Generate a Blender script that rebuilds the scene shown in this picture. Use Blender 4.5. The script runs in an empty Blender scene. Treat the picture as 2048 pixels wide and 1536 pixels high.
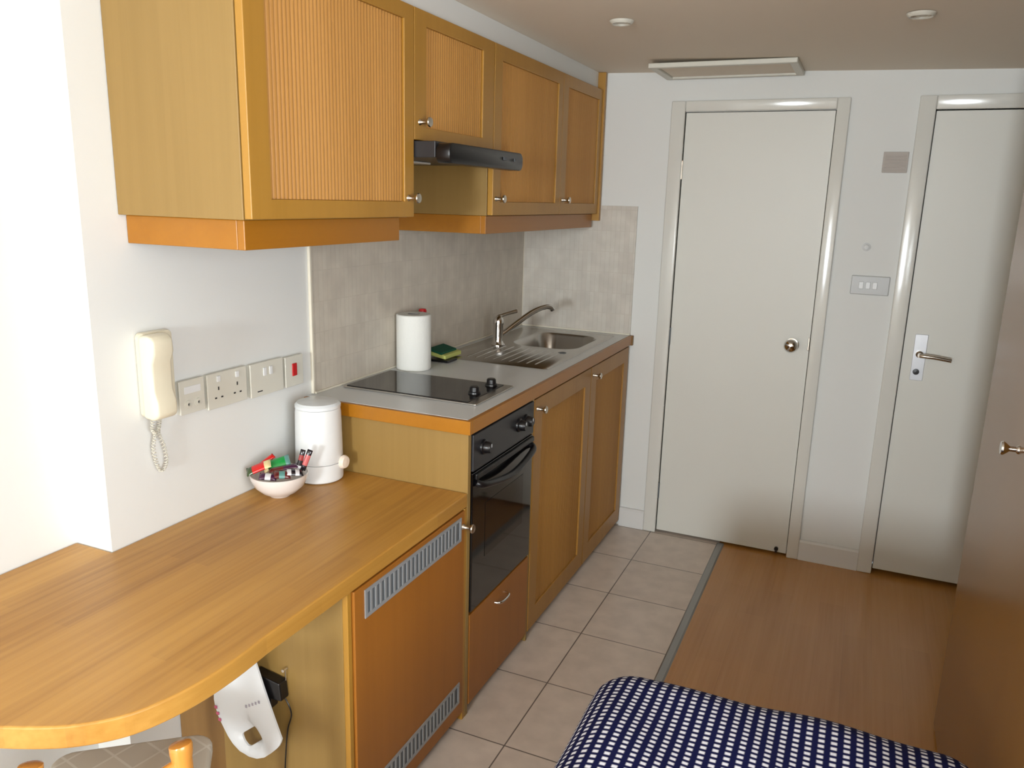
import bpy, bmesh, math, random
from mathutils import Vector, Matrix, Euler
random.seed(7)
PI = math.pi
S = bpy.context.scene
C = S.collection

# ------------------------------------------------------------------ camera
cam_d = bpy.data.cameras.new('camera')
cam_d.sensor_fit = 'HORIZONTAL'; cam_d.sensor_width = 36.0
cam_d.lens = 1581.93 / 2048 * 36.0
cam_d.clip_start = 0.02
cam = bpy.data.objects.new('camera', cam_d); C.objects.link(cam)
R_ = Vector((0.91379241, 0.40532055, 0.02643266))
U_ = Vector((-0.11584868, 0.19770101, 0.97339272))
F_ = Vector((-0.38931031, 0.89254107, -0.22761353))
cam.matrix_world = Matrix(((R_.x, U_.x, -F_.x, 1.52378), (R_.y, U_.y, -F_.y, -3.58366),
                           (R_.z, U_.z, -F_.z, 1.55667), (0, 0, 0, 1)))
S.camera = cam

# ------------------------------------------------------------------ world, light, exposure
W = bpy.data.worlds.new('sky'); S.world = W; W.use_nodes = True
W.node_tree.nodes['Background'].inputs['Color'].default_value = (0.72, 0.84, 1.0, 1)
W.node_tree.nodes['Background'].inputs['Strength'].default_value = 1.0

def area(name, loc, target, sx, sy, power, col):
    d = bpy.data.lights.new(name, 'AREA'); d.shape = 'RECTANGLE'; d.size = sx; d.size_y = sy
    d.energy = power; d.color = col
    o = bpy.data.objects.new(name, d); C.objects.link(o); o.location = loc
    o.rotation_euler = (Vector(target) - Vector(loc)).to_track_quat('-Z', 'Y').to_euler()
    return o
# daylight through the window in the wall behind the camera
area('window_daylight', (1.18, -8.09, 1.55), (1.40, 0, 1.35), 0.62, 0.80, 165, (0.88, 0.95, 1.0))
# added fill light, set in an invented opening in the right hand wall
area('side_fill_light', (2.52, -3.75, 1.28), (0, -3.45, 1.25), 1.40, 1.26, 41, (0.95, 0.98, 1.0))

S.view_settings.view_transform = 'Standard'
S.view_settings.look = 'None'
S.view_settings.exposure = 0.45
S.view_settings.gamma = 1.0
S.view_settings.use_curve_mapping = False

# ------------------------------------------------------------------ materials
def lin(c):
    return tuple(((v / 255) / 12.92 if v / 255 <= 0.04045 else ((v / 255 + 0.055) / 1.055) ** 2.4) for v in c) + (1,)

def newmat(name):
    m = bpy.data.materials.new(name); m.use_nodes = True
    return m, m.node_tree.nodes, m.node_tree.links, m.node_tree.nodes['Principled BSDF']

def plain(name, rgb, rough=0.5, metal=0.0, coat=0.0, bump=0.0, bscale=200, vary=0.0, trans=0.0):
    m, N, L, P = newmat(name)
    P.inputs['Base Color'].default_value = lin(rgb)
    P.inputs['Roughness'].default_value = rough
    P.inputs['Metallic'].default_value = metal
    P.inputs['Coat Weight'].default_value = coat
    P.inputs['Coat Roughness'].default_value = 0.08
    P.inputs['Transmission Weight'].default_value = trans
    tc = N.new('ShaderNodeTexCoord'); n = N.new('ShaderNodeTexNoise')
    n.inputs['Scale'].default_value = bscale; n.inputs['Detail'].default_value = 3
    L.new(tc.outputs['Object'], n.inputs['Vector'])
    if bump > 0:
        b = N.new('ShaderNodeBump'); b.inputs['Strength'].default_value = bump; b.inputs['Distance'].default_value = 0.002
        L.new(n.outputs['Fac'], b.inputs['Height']); L.new(b.outputs['Normal'], P.inputs['Normal'])
    if vary > 0:
        n2 = N.new('ShaderNodeTexNoise'); n2.inputs['Scale'].default_value = 3.0; n2.inputs['Detail'].default_value = 4
        L.new(tc.outputs['Object'], n2.inputs['Vector'])
        mx = N.new('ShaderNodeMix'); mx.data_type = 'RGBA'
        mx.inputs['A'].default_value = lin(rgb)
        mx.inputs['B'].default_value = lin(tuple(max(0, c * (1 - vary)) for c in rgb))
        L.new(n2.outputs['Fac'], mx.inputs['Factor']); L.new(mx.outputs['Result'], P.inputs['Base Color'])
    return m

def wood(name, dark, light, grain='z', rough=0.4, scale=1.0, coat=0.0, contrast=0.5):
    m, N, L, P = newmat(name)
    tc = N.new('ShaderNodeTexCoord'); mp = N.new('ShaderNodeMapping')
    s = {'x': (1.2, 45, 45), 'y': (45, 1.2, 45), 'z': (45, 45, 1.2)}[grain]
    mp.inputs['Scale'].default_value = tuple(v * scale for v in s)
    n = N.new('ShaderNodeTexNoise'); n.inputs['Scale'].default_value = 1; n.inputs['Detail'].default_value = 6
    n.inputs['Roughness'].default_value = 0.6; n.inputs['Distortion'].default_value = 0.6
    L.new(tc.outputs['Object'], mp.inputs['Vector']); L.new(mp.outputs['Vector'], n.inputs['Vector'])
    mp2 = N.new('ShaderNodeMapping'); mp2.inputs['Scale'].default_value = tuple(v * scale * 0.16 + .3 for v in s)
    n2 = N.new('ShaderNodeTexNoise'); n2.inputs['Scale'].default_value = 1; n2.inputs['Detail'].default_value = 2
    L.new(tc.outputs['Object'], mp2.inputs['Vector']); L.new(mp2.outputs['Vector'], n2.inputs['Vector'])
    ad = N.new('ShaderNodeMix'); ad.inputs['Factor'].default_value = 0.5
    L.new(n.outputs['Fac'], ad.inputs['A']); L.new(n2.outputs['Fac'], ad.inputs['B'])
    rp = N.new('ShaderNodeValToRGB')
    rp.color_ramp.elements[0].position = 0.5 - contrast * 0.3; rp.color_ramp.elements[0].color = lin(dark)
    rp.color_ramp.elements[1].position = 0.5 + contrast * 0.3; rp.color_ramp.elements[1].color = lin(light)
    L.new(ad.outputs['Result'], rp.inputs['Fac']); L.new(rp.outputs['Color'], P.inputs['Base Color'])
    P.inputs['Roughness'].default_value = rough; P.inputs['Coat Weight'].default_value = coat
    P.inputs['Coat Roughness'].default_value = 0.2
    b = N.new('ShaderNodeBump'); b.inputs['Strength'].default_value = 0.12; b.inputs['Distance'].default_value = 0.001
    L.new(n.outputs['Fac'], b.inputs['Height']); L.new(b.outputs['Normal'], P.inputs['Normal'])
    return m

def staves(name, c1, c2, c3, width, length, rough, coat=0.0, streak=0.35, gap=0.0, rot=PI / 2):
    """planks / staves running along world y"""
    m, N, L, P = newmat(name)
    tc = N.new('ShaderNodeTexCoord'); mp = N.new('ShaderNodeMapping')
    mp.inputs['Rotation'].default_value = (0, 0, rot)
    L.new(tc.outputs['Object'], mp.inputs['Vector'])
    br = N.new('ShaderNodeTexBrick'); br.offset = 0.37; br.offset_frequency = 2
    br.inputs['Scale'].default_value = 1; br.inputs['Brick Width'].default_value = length
    br.inputs['Row Height'].default_value = width; br.inputs['Mortar Size'].default_value = gap
    br.inputs['Mortar Smooth'].default_value = 0.3; br.inputs['Bias'].default_value = 0
    br.inputs['Color1'].default_value = lin(c1); br.inputs['Color2'].default_value = lin(c2)
    br.inputs['Mortar'].default_value = lin(tuple(v * 0.6 for v in c1))
    L.new(mp.outputs['Vector'], br.inputs['Vector'])
    mp2 = N.new('ShaderNodeMapping'); mp2.inputs['Scale'].default_value = (70, 2.0, 70)
    L.new(tc.outputs['Object'], mp2.inputs['Vector'])
    n = N.new('ShaderNodeTexNoise'); n.inputs['Scale'].default_value = 1; n.inputs['Detail'].default_value = 5
    L.new(mp2.outputs['Vector'], n.inputs['Vector'])
    mp3 = N.new('ShaderNodeMapping'); mp3.inputs['Scale'].default_value = (9, 1.2, 9)
    L.new(tc.outputs['Object'], mp3.inputs['Vector'])
    n3 = N.new('ShaderNodeTexNoise'); n3.inputs['Scale'].default_value = 1; n3.inputs['Detail'].default_value = 3
    L.new(mp3.outputs['Vector'], n3.inputs['Vector'])
    ml = N.new('ShaderNodeMath'); ml.operation = 'MULTIPLY_ADD'; ml.inputs[1].default_value = 0.5
    L.new(n.outputs['Fac'], ml.inputs[0]); 
    hf = N.new('ShaderNodeMath'); hf.operation = 'MULTIPLY'; hf.inputs[1].default_value = 0.6
    L.new(n3.outputs['Fac'], hf.inputs[0]); L.new(hf.outputs[0], ml.inputs[2])
    rg = N.new('ShaderNodeMapRange'); rg.inputs['From Min'].default_value = 0.4; rg.inputs['From Max'].default_value = 0.72
    rg.inputs['To Max'].default_value = streak * 2
    L.new(ml.outputs[0], rg.inputs['Value'])
    mx = N.new('ShaderNodeMix'); mx.data_type = 'RGBA'; mx.inputs['B'].default_value = lin(c3)
    L.new(rg.outputs['Result'], mx.inputs['Factor']); L.new(br.outputs['Color'], mx.inputs['A'])
    L.new(mx.outputs['Result'], P.inputs['Base Color'])
    P.inputs['Roughness'].default_value = rough; P.inputs['Coat Weight'].default_value = coat
    P.inputs['Coat Roughness'].default_value = 0.15
    return m

def tiles(name, c1, c2, mortar, w, h, mort, rough, loc=(0, 0, 0), plane='xy', bump=0.4, stagger=0.0, smooth=0.1, coat=0.0):
    m, N, L, P = newmat(name)
    tc = N.new('ShaderNodeTexCoord'); sp = N.new('ShaderNodeSeparateXYZ'); cb = N.new('ShaderNodeCombineXYZ')
    L.new(tc.outputs['Object'], sp.inputs[0])
    L.new(sp.outputs['XYZ'.index(plane[0].upper())], cb.inputs[0]); L.new(sp.outputs['XYZ'.index(plane[1].upper())], cb.inputs[1])
    mp = N.new('ShaderNodeMapping'); mp.inputs['Location'].default_value = loc
    L.new(cb.outputs[0], mp.inputs['Vector'])
    br = N.new('ShaderNodeTexBrick'); br.offset = stagger; br.offset_frequency = 2; br.inputs['Scale'].default_value = 1
    br.inputs['Brick Width'].default_value = w; br.inputs['Row Height'].default_value = h
    br.inputs['Mortar Size'].default_value = mort; br.inputs['Mortar Smooth'].default_value = smooth
    br.inputs['Color1'].default_value = lin(c1); br.inputs['Color2'].default_value = lin(c2); br.inputs['Mortar'].default_value = lin(mortar)
    L.new(mp.outputs['Vector'], br.inputs['Vector'])
    n = N.new('ShaderNodeTexNoise'); n.inputs['Scale'].default_value = 14; n.inputs['Detail'].default_value = 5
    L.new(tc.outputs['Object'], n.inputs['Vector'])
    mx = N.new('ShaderNodeMix'); mx.data_type = 'RGBA'; mx.blend_type = 'MULTIPLY'
    rp = N.new('ShaderNodeValToRGB'); rp.color_ramp.elements[0].color = (0.88, 0.88, 0.88, 1); rp.color_ramp.elements[1].color = (1, 1, 1, 1)
    rp.color_ramp.elements[0].position = 0.35; rp.color_ramp.elements[1].position = 0.65
    L.new(n.outputs['Fac'], rp.inputs['Fac']); mx.inputs['Factor'].default_value = 1
    L.new(br.outputs['Color'], mx.inputs['A']); L.new(rp.outputs['Color'], mx.inputs['B'])
    L.new(mx.outputs['Result'], P.inputs['Base Color'])
    P.inputs['Roughness'].default_value = rough; P.inputs['Coat Weight'].default_value = coat
    b = N.new('ShaderNodeBump'); b.invert = True; b.inputs['Strength'].default_value = bump; b.inputs['Distance'].default_value = 0.0015
    L.new(br.outputs['Fac'], b.inputs['Height']); L.new(b.outputs['Normal'], P.inputs['Normal'])
    return m

M = {}
M['wall'] = plain('white_wall_paint', (227, 228, 225), 0.65, bump=0.08, bscale=90)
M['ceiling'] = plain('ceiling_paint', (236, 226, 210), 0.8, bump=0.05, bscale=60)
M['gloss'] = plain('white_gloss_paint', (222, 221, 214), 0.13, bump=0.05, bscale=12)
M['doorpaint'] = plain('eggshell_door_paint', (220, 219, 211), 0.42, bump=0.06, bscale=8)
M['skirt'] = plain('white_skirting_gloss', (224, 224, 222), 0.3)
M['side_oak'] = wood('oak_side_veneer', (138, 109, 56), (154, 123, 68), 'z', 0.45, 1.0, 0, 0.9)
M['oak'] = wood('oak_door_frame', (166, 120, 42), (182, 134, 54), 'z', 0.38, 1.0, 0, 0.9)
M['oak_h'] = wood('oak_rail', (166, 120, 42), (182, 134, 54), 'y', 0.38, 1.0, 0, 0.9)
M['reed'] = wood('reeded_oak_panel', (178, 126, 58), (204, 150, 80), 'z', 0.5, 0.7, 0, 0.7)
M['pelmet'] = wood('orange_beech_pelmet', (156, 98, 10), (170, 110, 18), 'y', 0.35, 0.7, 0.1, 0.8)
M['low'] = wood('base_door_oak', (156, 110, 42), (176, 128, 56), 'z', 0.42, 0.8, 0, 0.8)
M['fridge_door'] = wood('orange_oak_veneer', (146, 88, 24), (166, 104, 34), 'z', 0.42, 0.5, 0, 0.8)
M['desk'] = staves('beech_block_desk', (176, 124, 46), (152, 102, 34), (200, 150, 72), 0.042, 0.50, 0.42, 0.05, 0.4)
M['desk_edge'] = wood('beech_desk_edge', (156, 108, 34), (178, 130, 50), 'y', 0.35, 0.5, 0.1, 0.9)
M['laminate'] = staves('laminate_plank_floor', (186, 130, 60), (176, 121, 54), (198, 144, 76), 0.095, 0.62, 0.26, 0.2, 0.35, 0.0002)
M['floortile'] = tiles('beige_floor_tile', (222, 209, 197), (218, 204, 191), (118, 108, 100), 0.343, 0.343, 0.0022, 0.35, loc=(-0.725 + 0.343 * 4, 0.365 + 0.343 * 20, 0))
M['splash_y'] = tiles('beige_mosaic_left', (212, 203, 188), (206, 196, 181), (202, 192, 177), 0.022, 0.095, 0.0016, 0.35, plane='yz', bump=0.25, smooth=0.4)
M['splash_x'] = tiles('beige_mosaic_back', (212, 206, 195), (207, 199, 188), (202, 194, 182), 0.022, 0.095, 0.0016, 0.35, plane='xz', bump=0.25, smooth=0.4)
M['grout'] = plain('cream_sealant', (225, 218, 200), 0.5)
M['strip'] = plain('grey_metal_strip', (150, 150, 148), 0.35, 0.6)
M['worktop'] = plain('grey_laminate_worktop', (222, 225, 226), 0.30, vary=0.04)
M['steel'] = plain('brushed_steel', (190, 188, 184), 0.26, 1.0, bump=0.04, bscale=300)
M['chrome'] = plain('polished_chrome', (215, 214, 212), 0.09, 1.0)
M['platemetal'] = plain('pale_satin_metal', (214, 216, 220), 0.3, 0.35)
M['satin'] = plain('satin_nickel', (200, 192, 180), 0.25, 1.0)
M['alu'] = plain('grey_aluminium', (160, 163, 165), 0.4, 0.3)
M['alu_dark'] = plain('grille_slot', (92, 97, 101), 0.6)
M['hobglass'] = plain('black_hob_glass', (26, 24, 26), 0.07)
M['black'] = plain('black_plastic', (18, 17, 19), 0.3)
M['black_matte'] = plain('dark_grey_metal', (44, 43, 45), 0.38)
M['ovenglass'] = plain('black_oven_glass', (14, 13, 14), 0.06, coat=0.3)
M['oven_window'] = plain('oven_window_glass', (30, 22, 18), 0.05)
M['white'] = plain('white_plastic', (226, 228, 228), 0.32)
M['plate'] = plain('ivory_switch_plastic', (214, 212, 200), 0.35)
M['cream'] = plain('cream_phone_plastic', (230, 222, 198), 0.32)
M['beige'] = plain('beige_vent_plastic', (186, 178, 170), 0.6)
M['paper'] = plain('kitchen_paper', (232, 232, 226), 0.9, bump=0.5, bscale=120)
M['card'] = plain('grey_cardboard', (150, 146, 142), 0.9)
M['china'] = plain('white_china', (232, 224, 218), 0.12, coat=0.3)
M['red'] = plain('red_plastic', (190, 26, 30), 0.3)
M['green'] = plain('green_scourer', (14, 86, 62), 0.95, bump=0.8, bscale=400)
M['yellow'] = plain('yellow_sponge', (190, 196, 110), 0.95, bump=0.8, bscale=250)
M['dark'] = plain('socket_hole', (40, 40, 40), 0.7)
M['plasticbag'] = plain('frosted_wrap', (222, 226, 228), 0.22, bump=0.9, bscale=22)
M['seatpad'] = None
M['chairwood'] = wood('varnished_pine', (196, 126, 48), (222, 156, 74), 'z', 0.25, 0.5, 0.4, 0.8)
M['wardrobe'] = wood('wardrobe_veneer', (128, 88, 36), (150, 106, 48), 'z', 0.24, 0.7, 0.15, 0.8)
M['darkwood'] = wood('dark_inner_panel', (124, 90, 46), (142, 106, 58), 'z', 0.5, 0.8, 0, 0.8)
M['void'] = plain('painted_gap_shade', (30, 30, 32), 0.8)  # near black colour standing in for shade in the door gaps
M['lamp'] = plain('lamp_glass', (200, 195, 185), 0.2)
M['mattress'] = plain('white_mattress_cloth', (215, 215, 212), 0.9)
M['brass'] = plain('brass', (180, 140, 80), 0.3, 1.0)

def quilt_material():
    m, N, L, P = newmat('navy_white_dash_cotton')
    uv = N.new('ShaderNodeUVMap'); sp = N.new('ShaderNodeSeparateXYZ'); L.new(uv.outputs[0], sp.inputs[0])
    def cell(out, pitch, half, soft):
        d = N.new('ShaderNodeMath'); d.operation = 'DIVIDE'; d.inputs[1].default_value = pitch; L.new(out, d.inputs[0])
        f = N.new('ShaderNodeMath'); f.operation = 'FRACT'; L.new(d.outputs[0], f.inputs[0])
        s = N.new('ShaderNodeMath'); s.operation = 'SUBTRACT'; s.inputs[1].default_value = 0.5; L.new(f.outputs[0], s.inputs[0])
        a = N.new('ShaderNodeMath'); a.operation = 'ABSOLUTE'; L.new(s.outputs[0], a.inputs[0])
        r = N.new('ShaderNodeMapRange'); r.inputs['From Min'].default_value = half - soft; r.inputs['From Max'].default_value = half + soft
        r.inputs['To Min'].default_value = 1; r.inputs['To Max'].default_value = 0
        L.new(a.outputs[0], r.inputs['Value']); return r.outputs['Result']
    a = cell(sp.outputs[0], 0.0226, 0.235, 0.06); b = cell(sp.outputs[1], 0.0146, 0.26, 0.09)
    mu = N.new('ShaderNodeMath'); mu.operation = 'MULTIPLY'; L.new(a, mu.inputs[0]); L.new(b, mu.inputs[1])
    mx = N.new('ShaderNodeMix'); mx.data_type = 'RGBA'
    mx.inputs['A'].default_value = lin((17, 21, 66)); mx.inputs['B'].default_value = lin((232, 234, 244))
    L.new(mu.outputs[0], mx.inputs['Factor']); L.new(mx.outputs['Result'], P.inputs['Base Color'])
    P.inputs['Roughness'].default_value = 0.85
    P.inputs['Specular IOR Level'].default_value = 0.15
    return m
M['quilt'] = quilt_material()

def pad_material():
    m, N, L, P = newmat('grey_diamond_fabric')
    tc = N.new('ShaderNodeTexCoord'); mp = N.new('ShaderNodeMapping')
    mp.inputs['Rotation'].default_value = (0, 0, math.radians(10)); L.new(tc.outputs['Object'], mp.inputs['Vector'])
    br = N.new('ShaderNodeTexBrick'); br.offset = 0; br.inputs['Scale'].default_value = 1
    br.inputs['Brick Width'].default_value = 0.062; br.inputs['Row Height'].default_value = 0.062
    br.inputs['Mortar Size'].default_value = 0.003; br.inputs['Mortar Smooth'].default_value = 0.4
    br.inputs['Color1'].default_value = lin((206, 199, 184)); br.inputs['Color2'].default_value = lin((200, 193, 178))
    br.inputs['Mortar'].default_value = lin((218, 214, 202)); L.new(mp.outputs[0], br.inputs['Vector'])
    L.new(br.outputs['Color'], P.inputs['Base Color']); P.inputs['Roughness'].default_value = 0.6
    return m
M['seatpad'] = pad_material()

# ------------------------------------------------------------------ mesh helpers
def box(bm, x0, x1, y0, y1, z0, z1):
    r = bmesh.ops.create_cube(bm, size=1.0)
    for v in r['verts']:
        v.co = Vector(((v.co.x + .5) * (x1 - x0) + x0, (v.co.y + .5) * (y1 - y0) + y0, (v.co.z + .5) * (z1 - z0) + z0))
    return r['verts']

def lathe(bm, prof, loc=(0, 0, 0), axis='z', seg=32, close=True):
    """prof: list of (radius, height)"""
    rings = []
    for r, h in prof:
        ring = []
        for i in range(seg):
            a = 2 * PI * i / seg
            p = (r * math.cos(a), r * math.sin(a), h)
            if axis == 'x': p = (h, r * math.cos(a), r * math.sin(a))
            elif axis == 'y': p = (r * math.sin(a), h, r * math.cos(a))
            ring.append(bm.verts.new(Vector(p) + Vector(loc)))
        rings.append(ring)
    fs = []
    for a, b in zip(rings, rings[1:]):
        for i in range(seg):
            fs.append(bm.faces.new((a[i], a[(i + 1) % seg], b[(i + 1) % seg], b[i])))
    if close:
        for ring in (rings[0], rings[-1]):
            try: bm.faces.new(ring)
            except ValueError: pass
    return fs

def tube(bm, pts, r, seg=10, cap=True):
    pts = [Vector(p) for p in pts]; rings = []; up = None
    for i, p in enumerate(pts):
        t = (pts[min(i + 1, len(pts) - 1)] - pts[max(i - 1, 0)]).normalized()
        if up is None: up = t.orthogonal().normalized()
        up = (up - t * up.dot(t)).normalized(); s = t.cross(up)
        rr = r[i] if isinstance(r, (list, tuple)) else r
        rings.append([bm.verts.new(p + rr * (math.cos(2 * PI * k / seg) * up + math.sin(2 * PI * k / seg) * s)) for k in range(seg)])
    for a, b in zip(rings, rings[1:]):
        for k in range(seg): bm.faces.new((a[k], a[(k + 1) % seg], b[(k + 1) % seg], b[k]))
    if cap: bm.faces.new(rings[0]); bm.faces.new(rings[-1])

def spline(P, n=8):
    P = [Vector(p) for p in P]; out = []
    for i in range(len(P) - 1):
        p0 = P[max(i - 1, 0)]; p1 = P[i]; p2 = P[i + 1]; p3 = P[min(i + 2, len(P) - 1)]
        for k in range(n):
            t = k / n
            out.append(0.5 * ((2 * p1) + (p2 - p0) * t + (2 * p0 - 5 * p1 + 4 * p2 - p3) * t * t + (3 * p1 - p0 - 3 * p2 + p3) * t ** 3))
    out.append(P[-1]); return out

def prism(bm, poly, z0, z1, axis='z'):
    """extrude 2D polygon; axis z: (x,y); axis y: (x,z) ; axis x: (y,z)"""
    def P(a, b, h): return {'z': (a, b, h), 'y': (a, h, b), 'x': (h, a, b)}[axis]
    lo = [bm.verts.new(P(a, b, z0)) for a, b in poly]; hi = [bm.verts.new(P(a, b, z1)) for a, b in poly]
    n = len(poly); bm.faces.new(lo); bm.faces.new(hi)
    for i in range(n): bm.faces.new((lo[i], lo[(i + 1) % n], hi[(i + 1) % n], hi[i]))

def rrect(x0, x1, y0, y1, r, n=6):
    out = []
    for cx, cy, a0 in ((x1 - r, y1 - r, 0), (x0 + r, y1 - r, PI / 2), (x0 + r, y0 + r, PI), (x1 - r, y0 + r, 1.5 * PI)):
        for k in range(n + 1):
            a = a0 + PI / 2 * k / n; out.append((cx + r * math.cos(a), cy + r * math.sin(a)))
    return out

def obj(name, bm, mat, parent=None, bevel=0.0, smooth=False, seg=2):
    if bevel > 0:
        bmesh.ops.recalc_face_normals(bm, faces=bm.faces)
        es = [e for e in bm.edges if len(e.link_faces) == 2 and e.calc_face_angle(0) > 0.6]
        if es: bmesh.ops.bevel(bm, geom=es, offset=bevel, segments=seg, affect='EDGES', profile=0.5, clamp_overlap=True)
    bmesh.ops.recalc_face_normals(bm, faces=bm.faces)
    me = bpy.data.meshes.new(name)
    off = Vector((0, 0, 0))
    if parent is not None:
        p = parent
        while p is not None: off += Vector(p.location); p = p.parent
    for v in bm.verts: v.co -= off
    bm.to_mesh(me); bm.free()
    me.materials.append(M[mat] if isinstance(mat, str) else mat)
    if smooth:
        for p in me.polygons: p.use_smooth = True
        me.set_sharp_from_angle(angle=math.radians(40))
    o = bpy.data.objects.new(name, me); C.objects.link(o)
    if parent is not None: o.parent = parent
    return o

def part(name, mat, parent, *boxes, bevel=0.0015):
    bm = bmesh.new()
    for b in boxes: box(bm, *b)
    return obj(name, bm, mat, parent, bevel)

def thing(name, label, cat, loc=(0, 0, 0), group=None):
    o = bpy.data.objects.new(name, None); o.empty_display_size = 0.05; C.objects.link(o); o.location = loc
    return tag(o, label, cat, group)

def tag(o, label, cat, group=None):
    o['label'] = label; o['category'] = cat
    if group: o['group'] = group
    return o

def struct(name, mat, *boxes, bevel=0.0, bm=None, smooth=False):
    if bm is None:
        bm = bmesh.new()
        for b in boxes: box(bm, *b)
    o = obj(name, bm, mat, None, bevel, smooth); o['kind'] = 'structure'
    return o

# ------------------------------------------------------------------ the room
XL, XN, XR, YB, YC = 0.0, -0.118, 2.45, 0.0, -8.00
def zc(x): return 2.122 - 0.0245 * x
struct('floor', 'laminate', (1.05, XR, YC, 0.10, -0.05, 0.0))
struct('floor.001', 'floortile', (XN, 1.05, YC, 0.10, -0.05, 0.0))
bm = bmesh.new(); prism(bm, [(1.040, 0.0), (1.046, 0.005), (1.068, 0.005), (1.074, 0.0)], YC, -0.004, 'y')
struct('trim_1', 'strip', bm=bm)
bm = bmesh.new()
prism(bm, [(XN - .15, zc(XN - .15)), (XR + .15, zc(XR + .15)), (XR + .15, 2.3), (XN - .15, 2.3)], YC - .15, 0.15, 'y')
struct('ceiling', 'ceiling', bm=bm)
# left wall: flush part and recessed part
struct('wall_left', 'wall', (-0.27, XL, -2.393, 0.15, 0, 2.15), (-0.27, XN, YC - .15, -2.393, 0, 2.15))
# back wall with two door openings
D1 = (0.742, 1.355); D2 = (1.704, 2.318); DH = 1.941
struct('wall_back', 'wall', (XL, D1[0], YB, 0.12, 0, 2.14), (D1[0], D1[1], YB, 0.12, DH, 2.14), (D1[1], D2[0], YB, 0.12, 0, 2.14),
       (D2[0], D2[1], YB, 0.12, DH, 2.14), (D2[1], XR + .15, YB, 0.12, 0, 2.14))
struct('dark_backing_behind_doors', 'void', (XL, XR + .15, 0.12, 0.15, 0, 2.14))  # dark sheet added so the gaps round the doors look unlit
SY0, SY1, SZ0, SZ1 = -4.46, -3.04, 0.64, 1.93  # unseen opening added to the right wall for the fill light
struct('wall_right', 'wall', (XR, XR + .15, YC - .15, SY0, 0, 2.14), (XR, XR + .15, SY1, 0, 0, 2.14), (XR, XR + .15, SY0, SY1, 0, SZ0), (XR, XR + .15, SY0, SY1, SZ1, 2.14))
struct('added_side_window', 'gloss', (XR + .01, XR + .06, SY0, SY0 + .04, SZ0, SZ1), (XR + .01, XR + .06, SY1 - .04, SY1, SZ0, SZ1), (XR + .01, XR + .06, SY0 + .04, SY1 - .04, SZ0, SZ0 + .04), (XR + .01, XR + .06, SY0 + .04, SY1 - .04, SZ1 - .04, SZ1), bevel=0.004)  # frame of the invented side opening around the fill light
# wall behind the camera with its window
WX0, WX1, WZ0, WZ1 = 0.85, 1.51, 1.13, 1.97
struct('wall_front', 'wall', (XN, WX0, YC - .15, YC, 0, 2.15), (WX1, XR, YC - .15, YC, 0, 2.14), (WX0, WX1, YC - .15, YC, 0, WZ0), (WX0, WX1, YC - .15, YC, WZ1, 2.15))
struct('window_1', 'gloss', (WX0, WX0 + .05, YC - .07, YC - .02, WZ0, WZ1), (WX1 - .05, WX1, YC - .07, YC - .02, WZ0, WZ1),
       (WX0 + .05, WX1 - .05, YC - .07, YC - .02, WZ0, WZ0 + .05), (WX0 + .05, WX1 - .05, YC - .07, YC - .02, WZ1 - .05, WZ1),
       bevel=0.004)
# white bulkhead above the wall cabinets
bm = bmesh.new(); prism(bm, [(0.001, 2.041), (0.352, 2.041), (0.352, zc(.352) - .0005), (0.001, zc(0) - .0005)], -2.296, -0.032, 'y')
struct('wall_bulkhead', 'wall', bm=bm)

def architrave(name, x0, x1, xi0, xi1, zt, zi):
    bm = bmesh.new()
    box(bm, x0, xi0, -0.019, -0.0005, 0.0, zt); box(bm, xi1, x1, -0.019, -0.0005, 0.0, zt)
    box(bm, xi0, xi1, -0.019, -0.0005, zi, zt)
    for v in bm.verts:
        if v.co.y < -0.01 and abs(v.co.z - zi) < 1e-4: v.co.y = -0.0148
    o = obj(name, bm, 'gloss', None, 0.005, True, 4); o['kind'] = 'structure'; return o
architrave('trim_2', 0.685, 1.402, 0.745, 1.352, 1.986, 1.942)
architrave('trim_3', 1.648, 2.376, 1.707, 2.315, 1.986, 1.934)
def skirting(name, x0, x1):
    bm = bmesh.new(); prism(bm, [(-0.0005, 0), (-0.016, 0), (-0.016, 0.085), (-0.010, 0.094), (-0.0005, 0.095)], x0, x1, 'x')
    return struct(name, 'skirt', bm=bm)
skirting('baseboard_back', 0.562, 0.685); skirting('baseboard_back.001', 1.402, 1.648); skirting('baseboard_back.002', 2.376, XR - .002)

# tiled splashback on two walls, with the light trim
def slab_box(name, mat, *b): return struct(name, mat, *b)
struct('wall_splashback_left', 'splash_y', (0.0005, 0.008, -1.640, -0.0085, 0.952, 1.70))
struct('wall_splashback_back', 'splash_x', (0.0085, 0.560, -0.008, -0.0005, 0.952, 1.539))
struct('trim_4', 'grout', (0.0005, 0.010, -1.648, -1.640, 0.952, 1.436), bevel=0.001)
struct('trim_5', 'grout', (0.0005, 0.013, -1.640, -0.0085, 0.9505, 0.957), (0.0085, 0.56, -0.013, -0.0005, 0.9505, 0.957), (0.008, 0.011, -0.011, -0.008, 0.957, 1.44), bevel=0.001)

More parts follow.
